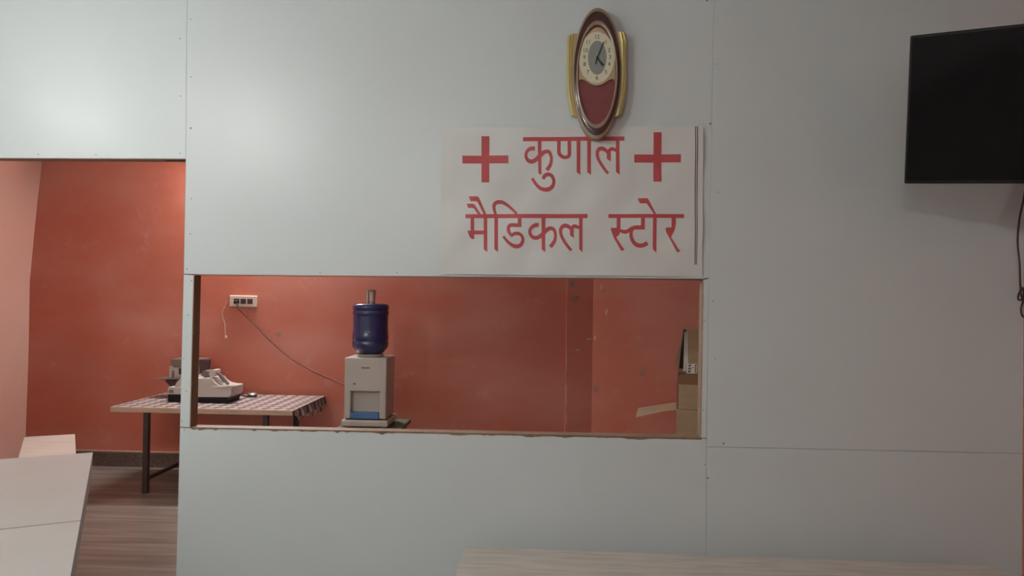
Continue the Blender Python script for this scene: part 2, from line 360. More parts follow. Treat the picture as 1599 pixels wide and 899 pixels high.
def tube_light(name, label, p, axis, out, L, glow):     # tube on a slim housing; axis along the tube, out away from the wall
    p = Vector(p); axis = Vector(axis); out = Vector(out); upv = Vector((0, 0, 1))
    t = thing(name, label, 'light', p)
    def obx(b, a0, a1, o0, o1, z0, z1):
        vv = [b.verts.new(p+axis*a+out*o+upv*z) for a, o, z in ((a0, o0, z0), (a1, o0, z0), (a1, o1, z0), (a0, o1, z0), (a0, o0, z1), (a1, o0, z1), (a1, o1, z1), (a0, o1, z1))]
        for f in ((0, 1, 2, 3), (4, 5, 6, 7), (0, 1, 5, 4), (1, 2, 6, 5), (2, 3, 7, 6), (3, 0, 4, 7)): b.faces.new([vv[i] for i in f])
        return b
    obj('housing', obx(nb(), -L/2-0.02, L/2+0.02, 0, 0.04, -0.02, 0.02), 'lampframe', t, bevel=0.004)
    b = nb(); cyl(b, p-axis*(L/2)+out*0.10, p+axis*(L/2)+out*0.10, 0.018); obj('tube', b, glow, t, smooth=True)
    for sx in (-1, 1): obj('tube_holder', obx(nb(), sx*(L/2+0.012)-0.011, sx*(L/2+0.012)+0.011, 0.04, 0.125, -0.02, 0.022), 'lampframe', t)
    return t
M['fillbulb'] = mat('fill_bulb_glow', (0.9, 0.9, 0.9), 0.5, emit=(0.97, 1.0, 0.98), estr=FILL_LAMP)
bulb_lamp(-1.3, -6.2, 'added fill bulb, unseen, on the ceiling at the rear of the waiting room', 'fillbulb')  # extra bulb added out of view to lift the ambient light
pw = q(132, 188); kk = (XL+0.10)/pw.x
tube_light('wall_tube_light', 'white tube light high on the left wall of the waiting room', (XL, -(kk-1)*3.44, CAM.z+(pw.z-CAM.z)*kk), (0, 1, 0), (1, 0, 0), 0.6, 'sidetube')
tube_light('batten_light', 'white batten tube light high on the orange far wall', (-2.42, YB, 2.74), (1, 0, 0), (0, -1, 0), 0.9, 'tube')

# ------------------------------------------------------------------ banner with its lettering
BY = -0.0055
def wr(x, z):
    return -0.0025+0.0022*math.sin(9*x+16*z)+0.0019*math.sin(23*x-17*z+1.3)+0.0010*math.sin(6*x+37*z)
c00, c10, c11, c01 = q(687.5, 428), q(1096, 431.5), q(1097.5, 198), q(690, 199.5)
bt = thing('shop_banner', 'white vinyl banner with red Hindi lettering and two red crosses, above the hatch', 'banner', (q(892, 430).x, BY, q(892, 430).z))
b = nb(); NX, NZ = 70, 40; grid = []
for j in range(NZ+1):
    row = []
    for i in range(NX+1):
        u, v = i/NX, j/NZ
        p = (c00*(1-u)+c10*u)*(1-v)+(c01*(1-u)+c11*u)*v
        row.append(b.verts.new((p.x, BY+wr(p.x, p.z)-0.0006, p.z)))
    grid.append(row)
for j in range(NZ):
    for i in range(NX): b.faces.new((grid[j][i], grid[j][i+1], grid[j+1][i+1], grid[j+1][i]))
ext = bmesh.ops.extrude_face_region(b, geom=b.faces[:])
bmesh.ops.translate(b, verts=[e for e in ext['geom'] if isinstance(e, bmesh.types.BMVert)], vec=(0, 0.0007, 0))
obj('vinyl_sheet', b, 'banner', bt, smooth=True)
def lay(bm):                            # cut fine, then let the print follow the vinyl
    xs = [v.co.x for v in bm.verts]; zs = [v.co.z for v in bm.verts]
    st = 0.02
    for lo_, hi_, ax in ((min(xs), max(xs), 0), (min(zs), max(zs), 2)):
        k = math.ceil(lo_/st)
        while k*st < hi_:
            n = Vector((0, 0, 0)); n[ax] = 1; c = Vector((0, 0, 0)); c[ax] = k*st
            bmesh.ops.bisect_plane(bm, geom=bm.verts[:]+bm.edges[:]+bm.faces[:], plane_co=c, plane_no=n); k += 1
    bmesh.ops.triangulate(bm, faces=bm.faces[:])
    for v in bm.verts: v.co.y = BY+wr(v.co.x, v.co.z)-0.0013
def ink(name, org, sc, polys=(), strokes=(), m='red', label=None):
    bm = nb()
    T = lambda x, y: PY(org[0]+x/sc, org[1]+y/sc, BY)
    for pl in polys: bm.faces.new([bm.verts.new(T(*p)) for p in pl])
    for s in strokes:
        pts = cat(s, 6); L, R_ = [], []
        for i, (x, y, w) in enumerate(pts):
            x0, y0, _ = pts[max(i-1, 0)]; x1, y1, _ = pts[min(i+1, len(pts)-1)]
            dx, dy = x1-x0, y1-y0; d = math.hypot(dx, dy) or 1; nx, ny = -dy/d, dx/d
            L.append(bm.verts.new(T(x+nx*w/2, y+ny*w/2))); R_.append(bm.verts.new(T(x-nx*w/2, y-ny*w/2)))
        for i in range(len(pts)-1): bm.faces.new((L[i], L[i+1], R_[i+1], R_[i]))
    lay(bm)
    for f in bm.faces:
        f.normal_update()
        if f.normal.y > 0: f.normal_flip()
    off = wl(bt); bmesh.ops.translate(bm, verts=bm.verts, vec=-off)
    me = bpy.data.meshes.new(name); bm.to_mesh(me); bm.free(); me.materials.append(M[m])
    o = bpy.data.objects.new(name, me); C.objects.link(o); o.parent = bt
    if label: o['label'] = label
    return o
one = (0, 0)
ink('red_cross', (715, 205), 10.58, [[(390, 82), (520, 82), (520, 400), (835, 400), (835, 530), (520, 530), (520, 846), (390, 846), (390, 532), (76, 532), (76, 404), (390, 404)]], label='red cross printed at the left')
ink('red_cross', (985, 200), 9.99, [[(352, 68), (478, 68), (478, 410), (778, 410), (778, 536), (478, 536), (478, 836), (352, 836), (352, 538), (52, 538), (52, 412), (352, 412)]], label='red cross printed at the right')
c1, s1, c2 = (810, 200), 8.175, (890, 200)
ink('headline_bar', one, 1, [[(816.7, 214.7), (975, 213), (975, 219.6), (816.7, 221)]])
ink('letter', c1, s1, [[(243, 160), (290, 160), (290, 600), (250, 575)]],
    [[(207, 262, 56), (190, 262, 54), (150, 266, 50), (112, 292, 42), (93, 340, 38), (100, 385, 42), (130, 420, 50), (175, 427, 54), (215, 407, 54), (245, 382, 55), (290, 335, 55), (330, 306, 52), (375, 300, 48), (403, 330, 42), (417, 385, 38), (412, 440, 42), (393, 490, 48), (358, 538, 52)],
     [(314, 652, 40), (325, 620, 48), (350, 597, 50), (390, 593, 48), (425, 615, 44), (446, 660, 40), (446, 705, 42), (425, 750, 50), (385, 780, 56), (340, 786, 54), (290, 775, 48), (245, 742, 42), (210, 700, 38), (172, 640, 36)]])
ink('letter', c1, s1, [], [[(513, 160, 46), (513, 230, 46), (513, 310, 46), (530, 346, 46), (565, 372, 46), (600, 377, 42), (633, 364, 46), (646, 330, 46), (646, 230, 46), (646, 160, 46)]])
ink('letter', c2, 8.175, [[(85, 150), (132, 150), (132, 600), (85, 565)]])
ink('letter', c2, 8.175, [[(220, 150), (267, 150), (267, 598), (220, 565)]])
ink('letter', c2, 8.175, [[(585, 150), (632, 150), (632, 600), (585, 560)], [(470, 288), (520, 262), (520, 428), (470, 390)]],
    [[(486, 582, 34), (440, 525, 36), (395, 455, 38), (360, 390, 40), (348, 330, 42), (357, 287, 48), (385, 263, 52), (425, 265, 52), (460, 285, 46), (485, 312, 44)],
     [(497, 292, 40), (520, 270, 46), (552, 266, 46), (592, 288, 40)]])
c3, s3 = (720, 300), 8.99
ink('headline_bar', one, 1, [[(727, 334.4), (917.4, 334), (917.4, 340.5), (727, 340.6)]])
ink('letter', c3, s3, [[(135, 335), (185, 335), (185, 655), (150, 658), (118, 625), (92, 548), (92, 540), (135, 540)], [(170, 538), (330, 538), (330, 592), (170, 592)], [(318, 335), (368, 335), (368, 840), (318, 800)]])
ink('vowel_sign', c3, s3, [[(110, 60), (225, 60), (243, 68), (258, 88), (355, 312), (318, 312), (235, 142), (215, 128), (135, 128)], [(82, 163), (160, 163), (182, 170), (200, 188), (278, 312), (240, 312), (182, 230), (165, 222), (100, 222)]])
ink('vowel_sign', c3, s3, [[(467, 335), (520, 335), (518, 840), (467, 800)]],
    [[(488, 315, 36), (468, 255, 40), (463, 200, 46), (482, 157, 52), (530, 140, 56), (585, 146, 50), (650, 183, 44), (720, 242, 38), (785, 308, 34)]])
ink('letter', c3, s3, [[(797, 335), (848, 335), (848, 490), (797, 490)]],
    [[(848, 464, 54), (760, 464, 54), (700, 464, 54), (672, 484, 50), (664, 520, 48), (674, 562, 44), (700, 600, 38), (716, 622, 30)],
     [(705, 622, 34), (735, 590, 46), (775, 580, 50), (812, 584, 46), (845, 605, 42), (866, 650, 42), (860, 702, 48), (830, 745, 54), (780, 760, 58), (722, 745, 52), (660, 700, 40), (592, 618, 34)]])
c4, s4 = (820, 320), 11.24
ink('letter', c4, s4, [[(288, 220), (355, 220), (352, 830), (290, 775)]],
    [[(238, 350, 72), (180, 355, 70), (122, 387, 60), (86, 440, 52), (86, 500, 52), (122, 555, 62), (180, 577, 70), (240, 563, 72), (300, 520, 76), (360, 457, 76), (420, 414, 72), (470, 414, 66), (512, 447, 56), (531, 520, 48), (525, 600, 56), (500, 660, 64), (442, 738, 70)]])
ink('letter', c4, s4, [[(945, 220), (1008, 220), (1005, 830), (948, 775)], [(785, 402), (853, 375), (853, 582), (785, 530)]],
    [[(808, 796, 50), (740, 718, 52), (680, 630, 52), (637, 540, 54), (622, 460, 56), (637, 402, 64), (680, 367, 72), (730, 366, 72), (780, 397, 62), (820, 432, 50)],
     [(820, 402, 55), (850, 378, 66), (890, 376, 66), (950, 400, 52)]])
c5, s5 = (945, 300), 8.99
ink('headline_bar', c5, s5, [[(45, 308), (1105, 308), (1105, 362), (45, 362)]])
ink('letter', c5, s5, [[(162, 335), (215, 335), (215, 560), (192, 600), (155, 635), (240, 768), (268, 800), (238, 828), (215, 812), (120, 640), (95, 570), (78, 520), (82, 500), (162, 498)]],
    [[(205, 530, 30), (245, 550, 50), (290, 556, 56), (332, 535, 52), (395, 494, 52)]])
ink('letter', c5, s5, [[(500, 335), (555, 335), (555, 525), (500, 525)]],
    [[(555, 496, 58), (470, 496, 58), (410, 498, 56), (373, 530, 50), (361, 590, 46), (375, 660, 48), (408, 713, 54), (450, 743, 60), (500, 750, 60), (550, 737, 58), (594, 710, 60)]])
ink('vowel_sign', c5, s5, [[(668, 335), (720, 335), (720, 850), (668, 800)], [(453, 86), (585, 85), (605, 102), (714, 312), (682, 312), (580, 160), (485, 156)]])
ink('letter', c5, s5, [[(930, 335), (985, 335), (991, 430), (975, 530), (925, 630), (1020, 785), (1056, 824), (1020, 846), (1000, 835), (905, 650), (860, 570), (845, 515), (850, 498), (930, 495)]])
ink('border_line', one, 1, [[(1085.2, 197.5), (1086.7, 197.5), (1085.9, 413), (1084.4, 413)]], m='border', label='thin dark border line')
ink('border_line', one, 1, [[(1088.2, 197.5), (1089.7, 197.5), (1088.2, 413), (1086.9, 413)]], m='border', label='thin dark border line')

# ------------------------------------------------------------------ wall clock
S = 3.44/F
cc = q(932.3, 114.5); dcen = q(931.8, 90.5)
ct = thing('wall_clock', 'oval maroon and gold wall clock hanging over the top of the banner', 'clock', (cc.x, 0, q(932, 218).z))
ci = q(932.3, 117)
b = nb(); oval(b, [(36*S, 100*S, -0.009), (38.2*S, 103.6*S, -0.014), (38.2*S, 103.6*S, -0.034), (37.4*S, 102.4*S, -0.040), (36.0*S, 97.6*S, -0.042), (35.4*S, 96*S, -0.036)], cc); obj('case', b, 'ringgold', ct, smooth=True)
b = nb()
oc = [(35.6*S, 97*S, -0.030, cc), (35.6*S, 97*S, -0.0395, cc), (34.4*S, 91*S, -0.0425, cc), (32.0*S, 84.2*S, -0.0425, ci), (32.0*S, 84.2*S, -0.030, ci)]
rings = [[b.verts.new((c_.x+a_*math.cos(2*math.pi*k/72), y_, c_.z+b_*math.sin(2*math.pi*k/72))) for k in range(72)] for a_, b_, y_, c_ in oc]
for A_, B_ in zip(rings, rings[1:]+rings[:1]):
    for k in range(72): b.faces.new((A_[k], A_[(k+1) % 72], B_[(k+1) % 72], B_[k]))
obj('lacquer_band', b, 'maroon', ct, smooth=True)
b = nb(); oval(b, [(32.2*S, 84.4*S, -0.036), (32.2*S, 84.4*S, -0.046), (30.7*S, 81*S, -0.0485), (29.0*S, 77.6*S, -0.045), (29.0*S, 77.6*S, -0.036)], ci, cap=False); obj('inner_ring', b, 'ringgold', ct, smooth=True)
b = nb(); oval(b, [(29.2*S, 78*S, -0.034), (29.2*S, 78*S, -0.0375)], ci); obj('lower_panel', b, 'redfelt', ct)
# gold face plate: top follows the ring, wavy lower edge
face = []
fa, fb = 28.4*S, 74.0*S
for k in range(0, 41):
    a = math.radians(-8)+math.radians(196)*k/40
    face.append((ci.x+fa*math.cos(a), ci.z+fb*math.sin(a)))
for px, py in ((906.5, 124.5), (912, 125), (918, 129), (925, 133), (932, 134.5), (939, 133), (946, 129), (952, 125), (958, 124)):
    p = q(px, py); face.append((p.x, p.z))
b = nb(); extr(b, [(x, -0.0435, z) for x, z in face], (0, 0.007, 0)); obj('face_plate', b, 'face', ct, bevel=0.001)
b = nb(); oval(b, [(28.2*S, 40.6*S, -0.042), (28.2*S, 40.6*S, -0.0445), (27.4*S, 39.8*S, -0.0455)], dcen); dial = obj('dial', b, 'dial', ct)
dg = q(932.4, 91)
b = nb(); oval(b, [(14.4*S, 26.5*S, -0.044), (14.4*S, 26.5*S, -0.0459)], dg); obj('dial_centre', b, 'dialgrey', dial)
def numeral(txt, px, py, h):
    cu = bpy.data.curves.new('numeral', 'FONT'); cu.body = txt; cu.size = h/0.7; cu.align_x = 'CENTER'; cu.align_y = 'CENTER'
    to = bpy.data.objects.new('tmp', cu); C.objects.link(to)
    dg_ = bpy.context.evaluated_depsgraph_get(); me = bpy.data.meshes.new_from_object(to.evaluated_get(dg_))
    bpy.data.objects.remove(to); p = q(px, py); off = wl(ct)
    for v in me.vertices: v.co = Vector((v.co.x*0.9+p.x, -0.0462, v.co.y+p.z))-off
    me.name = 'numeral'; me.materials.clear(); me.materials.append(M['ink'])
    o = bpy.data.objects.new('numeral', me); C.objects.link(o); o.parent = dial
for txt, px, py in (('12', 931.8, 59), ('1', 945.8, 67), ('2', 950.8, 79.5), ('3', 952.2, 90.5), ('4', 950.8, 101), ('5', 946, 113.5), ('6', 931.8, 122.5), ('7', 918, 113.5), ('8', 912.8, 101.5), ('9', 912.2, 90.5), ('10', 913.8, 80), ('11', 918.5, 67)):
    numeral(txt, px, py, 6.4*S)
def hand(name, p1, w0, w1, y, back=0):
    a, e = q(932.4, 91), q(*p1); d = Vector((e.x-a.x, 0, e.z-a.z)); n = Vector((-d.z, 0, d.x)).normalized(); a2 = a-d*back
    b = nb(); extr(b, [Vector((a2.x, y, a2.z))+n*w0*S/2, Vector((e.x, y, e.z))+n*w1*S/2, Vector((e.x, y, e.z))-n*w1*S/2, Vector((a2.x, y, a2.z))-n*w0*S/2], (0, 0.0006, 0))
    obj(name, b, 'ink', dial)
hand('minute_hand', (942.5, 66.5), 1.6, 1.6, -0.0482, 0.2); hand('hour_hand', (941.5, 103.5), 1.6, 4.2, -0.0474, 0.1); hand('second_hand', (929.8, 101.5), 1.2, 2.0, -0.049, 0.3)
b = nb(); p = q(932.4, 91); cyl(b, (p.x, -0.0496, p.z), (p.x, -0.0455, p.z), 1.8*S, 1.8*S, 16); obj('hand_boss', b, 'ink', dial)
# fluted brass wings on both sides
for sgn, pts_o, pts_i in ((-1, [(886.5, 54), (885.3, 62), (885.2, 140), (887.5, 155), (892.5, 178)], [(902, 50), (898, 70), (897, 110), (899, 145), (905, 182)]),
                          (1, [(979, 49), (980.8, 58), (980.2, 138), (977.5, 155), (972.5, 176)], [(962, 48), (966.5, 70), (967.5, 110), (965.5, 145), (960, 182)])):
    b = nb(); rows = []
    for i in range(len(pts_o)):
        po, pi_ = q(*pts_o[i]), q(*pts_i[i])
        row = []
        for u, y in ((0, -0.011), (0.02, -0.020), (0.28, -0.034), (0.40, -0.030), (0.55, -0.035), (0.7, -0.033), (1.0, -0.032), (1.0, -0.012)):
            p = po*(1-u)+pi_*u; row.append(b.verts.new((p.x, y, p.z)))
        rows.append(row)
    for A, B in zip(rows, rows[1:]):
        for k in range(len(A)): b.faces.new((A[k], A[(k+1) % len(A)], B[(k+1) % len(B)], B[k]))
    b.faces.new(rows[0]); b.faces.new(rows[-1][::-1])
    obj('brass_wing', b, 'gold', ct)
ct.scale = (0.984, 1.4, 0.984)
ct.location = (ct.location.x*0.984, 0, CAM.z+(ct.location.z-CAM.z)*0.984)   # the face stands proud of the wall

# ------------------------------------------------------------------ television on its arm
TS = 1.0
tyaw, ttilt, troll = math.radians(35.93), math.radians(17.33), math.radians(-4.78)
ex = Vector((math.cos(tyaw), -math.sin(tyaw), 0)); nn = Vector((-math.sin(tyaw), -math.cos(tyaw), 0)); ez = Vector((0, 0, 1))
ez2 = math.cos(ttilt)*ez+math.sin(ttilt)*nn
ex2 = math.cos(troll)*ex+math.sin(troll)*ez2; ez3 = math.cos(troll)*ez2-math.sin(troll)*ex
en = ez3.cross(ex2)                     # away from the viewer, into the set
if en.dot(nn) > 0: en = -en
TL = CAM + ray(1421, 56)*(2.835*TS)
TW, THt = 0.86, 0.57
def tvp(u, v, w): return TL+ex2*u-ez3*v+en*w
def tvbox(b, u0, u1, v0, v1, w0, w1):
    vv = [b.verts.new(tvp(*p)) for p in ((u0, v0, w0), (u1, v0, w0), (u1, v1, w0), (u0, v1, w0), (u0, v0, w1), (u1, v0, w1), (u1, v1, w1), (u0, v1, w1))]
    for f in ((0, 1, 2, 3), (4, 5, 6, 7), (0, 1, 5, 4), (1, 2, 6, 5), (2, 3, 7, 6), (3, 0, 4, 7)): b.faces.new([vv[i] for i in f])
ctr = tvp(TW/2, THt, 0.03)
tt = thing('television', 'black flat television tilted down from the right wall on an arm', 'television', ctr)
b = nb(); tvbox(b, 0, TW, 0, THt, 0.0, 0.04); obj('cabinet', b, 'black', tt, bevel=0.006, seg=3)
b = nb(); tvbox(b, 0.009, TW-0.009, 0.010, THt-0.016, -0.0012, 0.004); obj('screen', b, 'screen', tt)
b = nb(); tvbox(b, 0.22, TW-0.22, 0.12, THt-0.06, 0.04, 0.065); obj('rear_housing', b, 'black', tt, bevel=0.01)
m0 = tvp(TW/2+0.1, THt/2, 0.065)
b = nb(); tvbox(b, TW/2, TW/2+0.2, THt/2-0.1, THt/2+0.1, 0.065, 0.072)
tube(b, [m0, m0+Vector((0.12, 0.06, 0.0)), Vector((XR-0.012, m0.y+0.1, m0.z))], 0.014, n=3)
box(b, XR-0.012, XR, m0.y-0.02, m0.y+0.22, m0.z-0.12, m0.z+0.12); obj('wall_arm', b, 'black', tt)
# its hanging lead
b = nb()
lead = [(1601, 296), (1597.5, 315), (1592, 342), (1589, 376), (1592, 410), (1593, 440), (1593.5, 452), (1590, 462), (1591, 468), (1597, 466), (1598.5, 455), (1596, 449), (1594, 458), (1597, 470), (1594.5, 482), (1596, 492), (1600, 496), (1604, 500)]
tube(b, [PY(px, py, -0.10+0.012*math.sin(i)) for i, (px, py) in enumerate(lead)], 0.0042, 8)
tag(obj('power_lead', b, 'cord', None, PY(1594, 490, -0.1)), 'dark looped lead dangling below the television beside the orange wall', 'cable')

# ------------------------------------------------------------------ bench in front of the partition
zb = 0.45
a, e = PZ(725, 853, zb), PZ(1540, 882, zb)
yb_ = min((a.y+e.y)/2, -0.03); bx0, bx1 = a.x, PZ(1548, 884, zb).x
bt2 = thing('bench', 'pale woodgrain bench along the white partition under the hatch', 'bench', ((bx0+bx1)/2, yb_-0.2, 0))
b = nb(); n = 10; rr = 0.035; pts = [(bx0, a.y-0.40), (bx0, a.y)]
pts += [(bx1-rr+rr*math.sin(math.pi/2*k/6), e.y-rr+rr*math.cos(math.pi/2*k/6)) for k in range(7)] + [(bx1, e.y-0.40)]
extr(b, [(x, y, zb-0.045) for x, y in pts], (0, 0, 0.045)); obj('seat', b, 'grain', bt2, bevel=0.003)
for x in (bx0+0.15, bx1-0.15):
    for y in (yb_-0.34, yb_-0.06):
        b = nb(); box(b, x-0.018, x+0.018, y-0.018, y+0.018, 0, zb-0.045); obj('leg', b, 'legiron', bt2)
b = nb(); box(b, bx0+0.15, bx1-0.15, yb_-0.22, yb_-0.19, 0.14, 0.17); obj('stretcher', b, 'legiron', bt2)

# ------------------------------------------------------------------ white tables standing aslant in the doorway
zt = 0.58
cr = PZ(145, 706, zt); nr = PZ(110, 899, zt)
u = (nr-cr).normalized(); v = Vector((u.y, -u.x, 0)); v = v if v.x < 0 else -v
seam = (PZ(125, 812.5, zt)-cr).dot(u)
def white_table(s0, s1, label):
    w = 0.62; base = cr+u*((s0+s1)/2)+v*(w/2)
    t = thing('white_table', label, 'table', (base.x, base.y, 0), 'white tables in the doorway')
    P = lambda s, ww, z: Vector((cr.x+u.x*s+v.x*ww, cr.y+u.y*s+v.y*ww, z))
    b = nb(); extr(b, [P(s0, 0, zt-0.004), P(s1, 0, zt-0.004), P(s1, w, zt-0.004), P(s0, w, zt-0.004)], (0, 0, 0.004)); obj('top', b, 'white_top', t)
    b = nb(); extr(b, [P(s0, 0.0015, zt-0.12), P(s1, 0.0015, zt-0.12), P(s1, w, zt-0.12), P(s0, w, zt-0.12)], (0, 0, 0.116)); obj('apron', b, 'top_edge', t)
    for s in (s0+0.16, s1-0.16):
        for ww in (0.26, w-0.08):
            b = nb(); extr(b, [P(s-.02, ww-.02, 0), P(s+.02, ww-.02, 0), P(s+.02, ww+.02, 0), P(s-.02, ww+.02, 0)], (0, 0, zt-0.12)); obj('leg', b, 'legiron', t)
white_table(0, seam-0.006, 'white laminate table standing aslant in the doorway, farther of the two end to end')
white_table(seam+0.006, 2*seam, 'white laminate table cut off by the lower left corner of the photo')

# ------------------------------------------------------------------ low bench in the inner room
p0, p1, p2 = PZ(38, 682, zb), PZ(117, 677.5, zb), PZ(118.5, 706, zb)
d = (p2-p1).normalized(); wv = p0-p1; wv = wv-d*wv.dot(d)
Lb = 1.05
t = thing('inner_bench', 'pale woodgrain bench beyond the white table by the peach wall', 'bench', ((p1+d*0.5+wv*0.5).x, (p1+d*0.5+wv*0.5).y, 0))
pts = [p0, p1, p1+d*Lb, p1+d*Lb+wv]
b = nb(); extr(b, [Vector((p.x, p.y, zb-0.03)) for p in pts], (0, 0, 0.03)); obj('seat', b, 'grain', t, bevel=0.002)
for s in (0.12, Lb-0.12):
    for k in (0.2, 0.8):
        c = p1+d*s+wv*k; b = nb(); box(b, c.x-0.016, c.x+0.016, c.y-0.016, c.y+0.016, 0, zb-0.03); obj('leg', b, 'legiron', t)

# ------------------------------------------------------------------ table with checked cover
ztb = 0.668
fl, fr, br_ = PZ(175, 634, ztb), PZ(454, 641.5, ztb), PZ(508, 618, ztb)
ty0 = (fl.y+fr.y)/2; ty1 = min(br_.y, YB-0.035); tx0 = fl.x; tx1 = (fr.x+br_.x)/2
t = thing('checked_table', 'long table with checked cover and brown iron legs under the far wall', 'table', ((tx0+tx1)/2, (ty0+ty1)/2, 0))
b = nb(); box(b, tx0, tx1, ty0, ty1, ztb-0.04, ztb-0.002); obj('table_top', b, 'table_edge', t, bevel=0.002)
b = nb(); box(b, tx0+0.002, tx1+0.003, ty0+0.012, ty1, ztb-0.002, ztb); cov = obj('cover', b, 'check', t)
b = nb(); rows = []
for i in range(31):
    y = ty0+0.004+(ty1-ty0-0.006)*i/30; w = 0.010+0.010*math.sin(i*1.05); dz = 0.085+0.012*math.sin(i*0.8)+(0.02 if i > 15 else 0)
    if i < 3: dz *= 0.45+0.18*i
    rows.append([b.verts.new((tx1+0.004, y, ztb)), b.verts.new((tx1+0.012+w*0.4, y, ztb-dz*0.4)), b.verts.new((tx1+0.012+w, y, ztb-dz)), b.verts.new((tx1+0.009+w, y, ztb-dz)), b.verts.new((tx1+0.009+w*0.4, y, ztb-dz*0.4)), b.verts.new((tx1+0.001, y, ztb-0.003))])
for A, B in zip(rows, rows[1:]):
    for k in range(6): b.faces.new((A[k], A[(k+1) % 6], B[(k+1) % 6], B[k]))
b.faces.new(rows[0]); b.faces.new(rows[-1][::-1])
obj('hanging_edge', b, 'check', cov, smooth=True)
lgl = PZ(222, 772, 0); lx0 = lgl.x; lx1 = tx1-0.23; ly0 = ty0+0.07; ly1 = ty1-0.05
for x in (lx0, lx1):
    for y in (ly0, ly1):
        b = nb(); box(b, x-0.019, x+0.019, y-0.019, y+0.019, 0, ztb-0.04); obj('leg', b, 'legiron', t)
    b = nb(); box(b, x-0.012, x+0.012, ly0+0.019, ly1-0.019, 0.095, 0.12); obj('stretcher', b, 'legiron', t)

# machines on that table
ym = ty0+0.42
mz = ztb
def onto(pts, y, z=mz):                 # outline points; the lowest ones sit on the table
    return [PY(px, py, y) for px, py in pts]
t = thing('bench_machine', 'off-white low machine with sloping end and metal arm, on the checked table', 'machine', (PY(312, 620, ym).x, ym+0.1, mz))
def mprism(name, pts, y, dep, m, tt_, bev=0.004, flat=False):
    P = [PY(px, py, y) for px, py in pts]
    if flat:
        lo_ = min(p.z for p in P)
        for p in P:
            if p.z < lo_+0.012: p.z = mz+0.0005
    b = nb(); extr(b, P, (0, dep, 0)); return obj(name, b, m, tt_, bevel=bev)
ymf = ym-0.12
def zpx(py_off): return 0
mprism('base', [(262, 615.5), (357, 617.5), (355, 622), (262, 622)], ymf, 0.24, 'black', t, 0.003, True)
mprism('control_block', [(261.5, 606), (264, 604), (300, 605), (300, 616), (261.5, 615.5)], ymf-0.004, 0.23, 'machine', t)
mprism('display', [(263.5, 608.5), (271, 608.5), (271, 613.5), (263.5, 613.5)], ymf-0.006, 0.006, 'machinegrey', t, 0)
mprism('feed_head', [(272, 604), (275, 597), (282, 590), (300, 588), (300, 605), (283, 606), (276, 603)], ymf+0.02, 0.16, 'machine', t, 0.006)
mprism('body', [(294, 592), (322, 590), (331, 591), (336, 597), (342, 601), (350, 603), (361.5, 604), (361, 616), (357, 620.5), (294, 620)], ymf-0.004, 0.24, 'machine', t, 0.006)
mprism('side_ledge', [(330, 603.5), (368, 601.5), (369, 603), (357, 606), (331, 606)], ymf-0.02, 0.10, 'machine', t, 0.002)
b = nb(); p = PY(320, 583.5, ymf+0.04); cyl(b, p, p+Vector((0, 0.10, 0)), 0.028, 0.028, 20); obj('roller', b, 'machinegrey', t, bevel=0.003)
mprism('clamp', [(326, 586), (328, 579), (332, 577), (337, 577.5), (337, 584), (333, 588)], ymf+0.02, 0.09, 'machine', t, 0.003)
mprism('arm', [(331, 577.3), (338, 579), (347, 587), (357, 599.5), (354.5, 601), (346, 594), (340, 586)], ymf+0.03, 0.03, 'machinegrey', t, 0.002)
mprism('link', [(335, 590), (340, 590), (349, 597), (347, 599.5), (340, 595)], ymf+0.015, 0.012, 'steel', t, 0.001)
b = nb(); tube(b, [PY(365, 603, ymf+0.04), PY(369, 602.3, ymf+0.04), PY(372.5, 601.5, ymf+0.04)], 0.004); obj('lever', b, 'darkred', t)
yh = ym+0.16
t = thing('upright_machine', 'upright machine with dark screen and flat side tray, behind the low machine', 'machine', (PY(296, 610, yh).x, yh+0.08, mz))
P = [PY(px, py, yh) for px, py in ((264, 572), (316, 572), (316, 600), (264, 600))]
for p in P[2:]: p.z = mz+0.0005
b = nb(); extr(b, P, (0, 0.13, 0)); obj('body', b, 'machine', t, bevel=0.004)
mprism('top_head', [(267, 560.5), (312, 561), (312, 572), (270, 573), (265.5, 566)], yh-0.03, 0.2, 'machinegrey', t, 0.005)
mprism('screen', [(311, 561), (327.5, 562), (325.5, 575), (322, 582), (311, 583)], yh-0.05, 0.03, 'darkred', t, 0.002)
mprism('window', [(279, 575), (300, 575), (300, 587), (279, 584)], yh-0.006, 0.008, 'darkred', t, 0.001)
mprism('lever', [(268.5, 579), (271, 578), (270.5, 589), (267.5, 590)], yh-0.012, 0.01, 'machinegrey', t, 0.001)
b = nb(); pa, pb = PY(241, 591.5, yh-0.08), PY(292, 590, yh-0.08); extr(b, [pa, pb, pb+Vector((0, 0, -0.012)), pa+Vector((0, 0, -0.006))], (0, 0.2, 0)); obj('side_tray', b, 'machinegrey', t, bevel=0.002)
mprism('tray_bracket', [(257, 593.5), (290, 592.5), (290, 604), (266, 604)], yh-0.03, 0.12, 'darkred', t, 0.002)
p = PZ(394, 619.5, mz)
t = thing('steel_dish', 'small round steel dish with a lid on the checked table', 'dish', (p.x, p.y, mz))
b = nb(); lathe(b, [(0.030, 0), (0.040, 0.006), (0.044, 0.022), (0.041, 0.026)], (p.x, p.y, mz)); obj('bowl', b, 'machinegrey', t, smooth=True)
b = nb(); lathe(b, [(0.042, 0.026), (0.034, 0.034), (0.012, 0.039), (0.006, 0.041), (0.008, 0.048), (0.002, 0.05)], (p.x, p.y, mz)); obj('lid', b, 'steel', t, smooth=True)
b = nb(); tube(b, [PZ(366, 614.5, mz)+Vector((0.004, 0, 0.012)), PZ(371, 616, mz)+Vector((0, 0, 0.008)), PZ(379, 618, mz)+Vector((0, 0, 0.006)), PZ(387, 620, mz)+Vector((0, 0, 0.006))], 0.005)
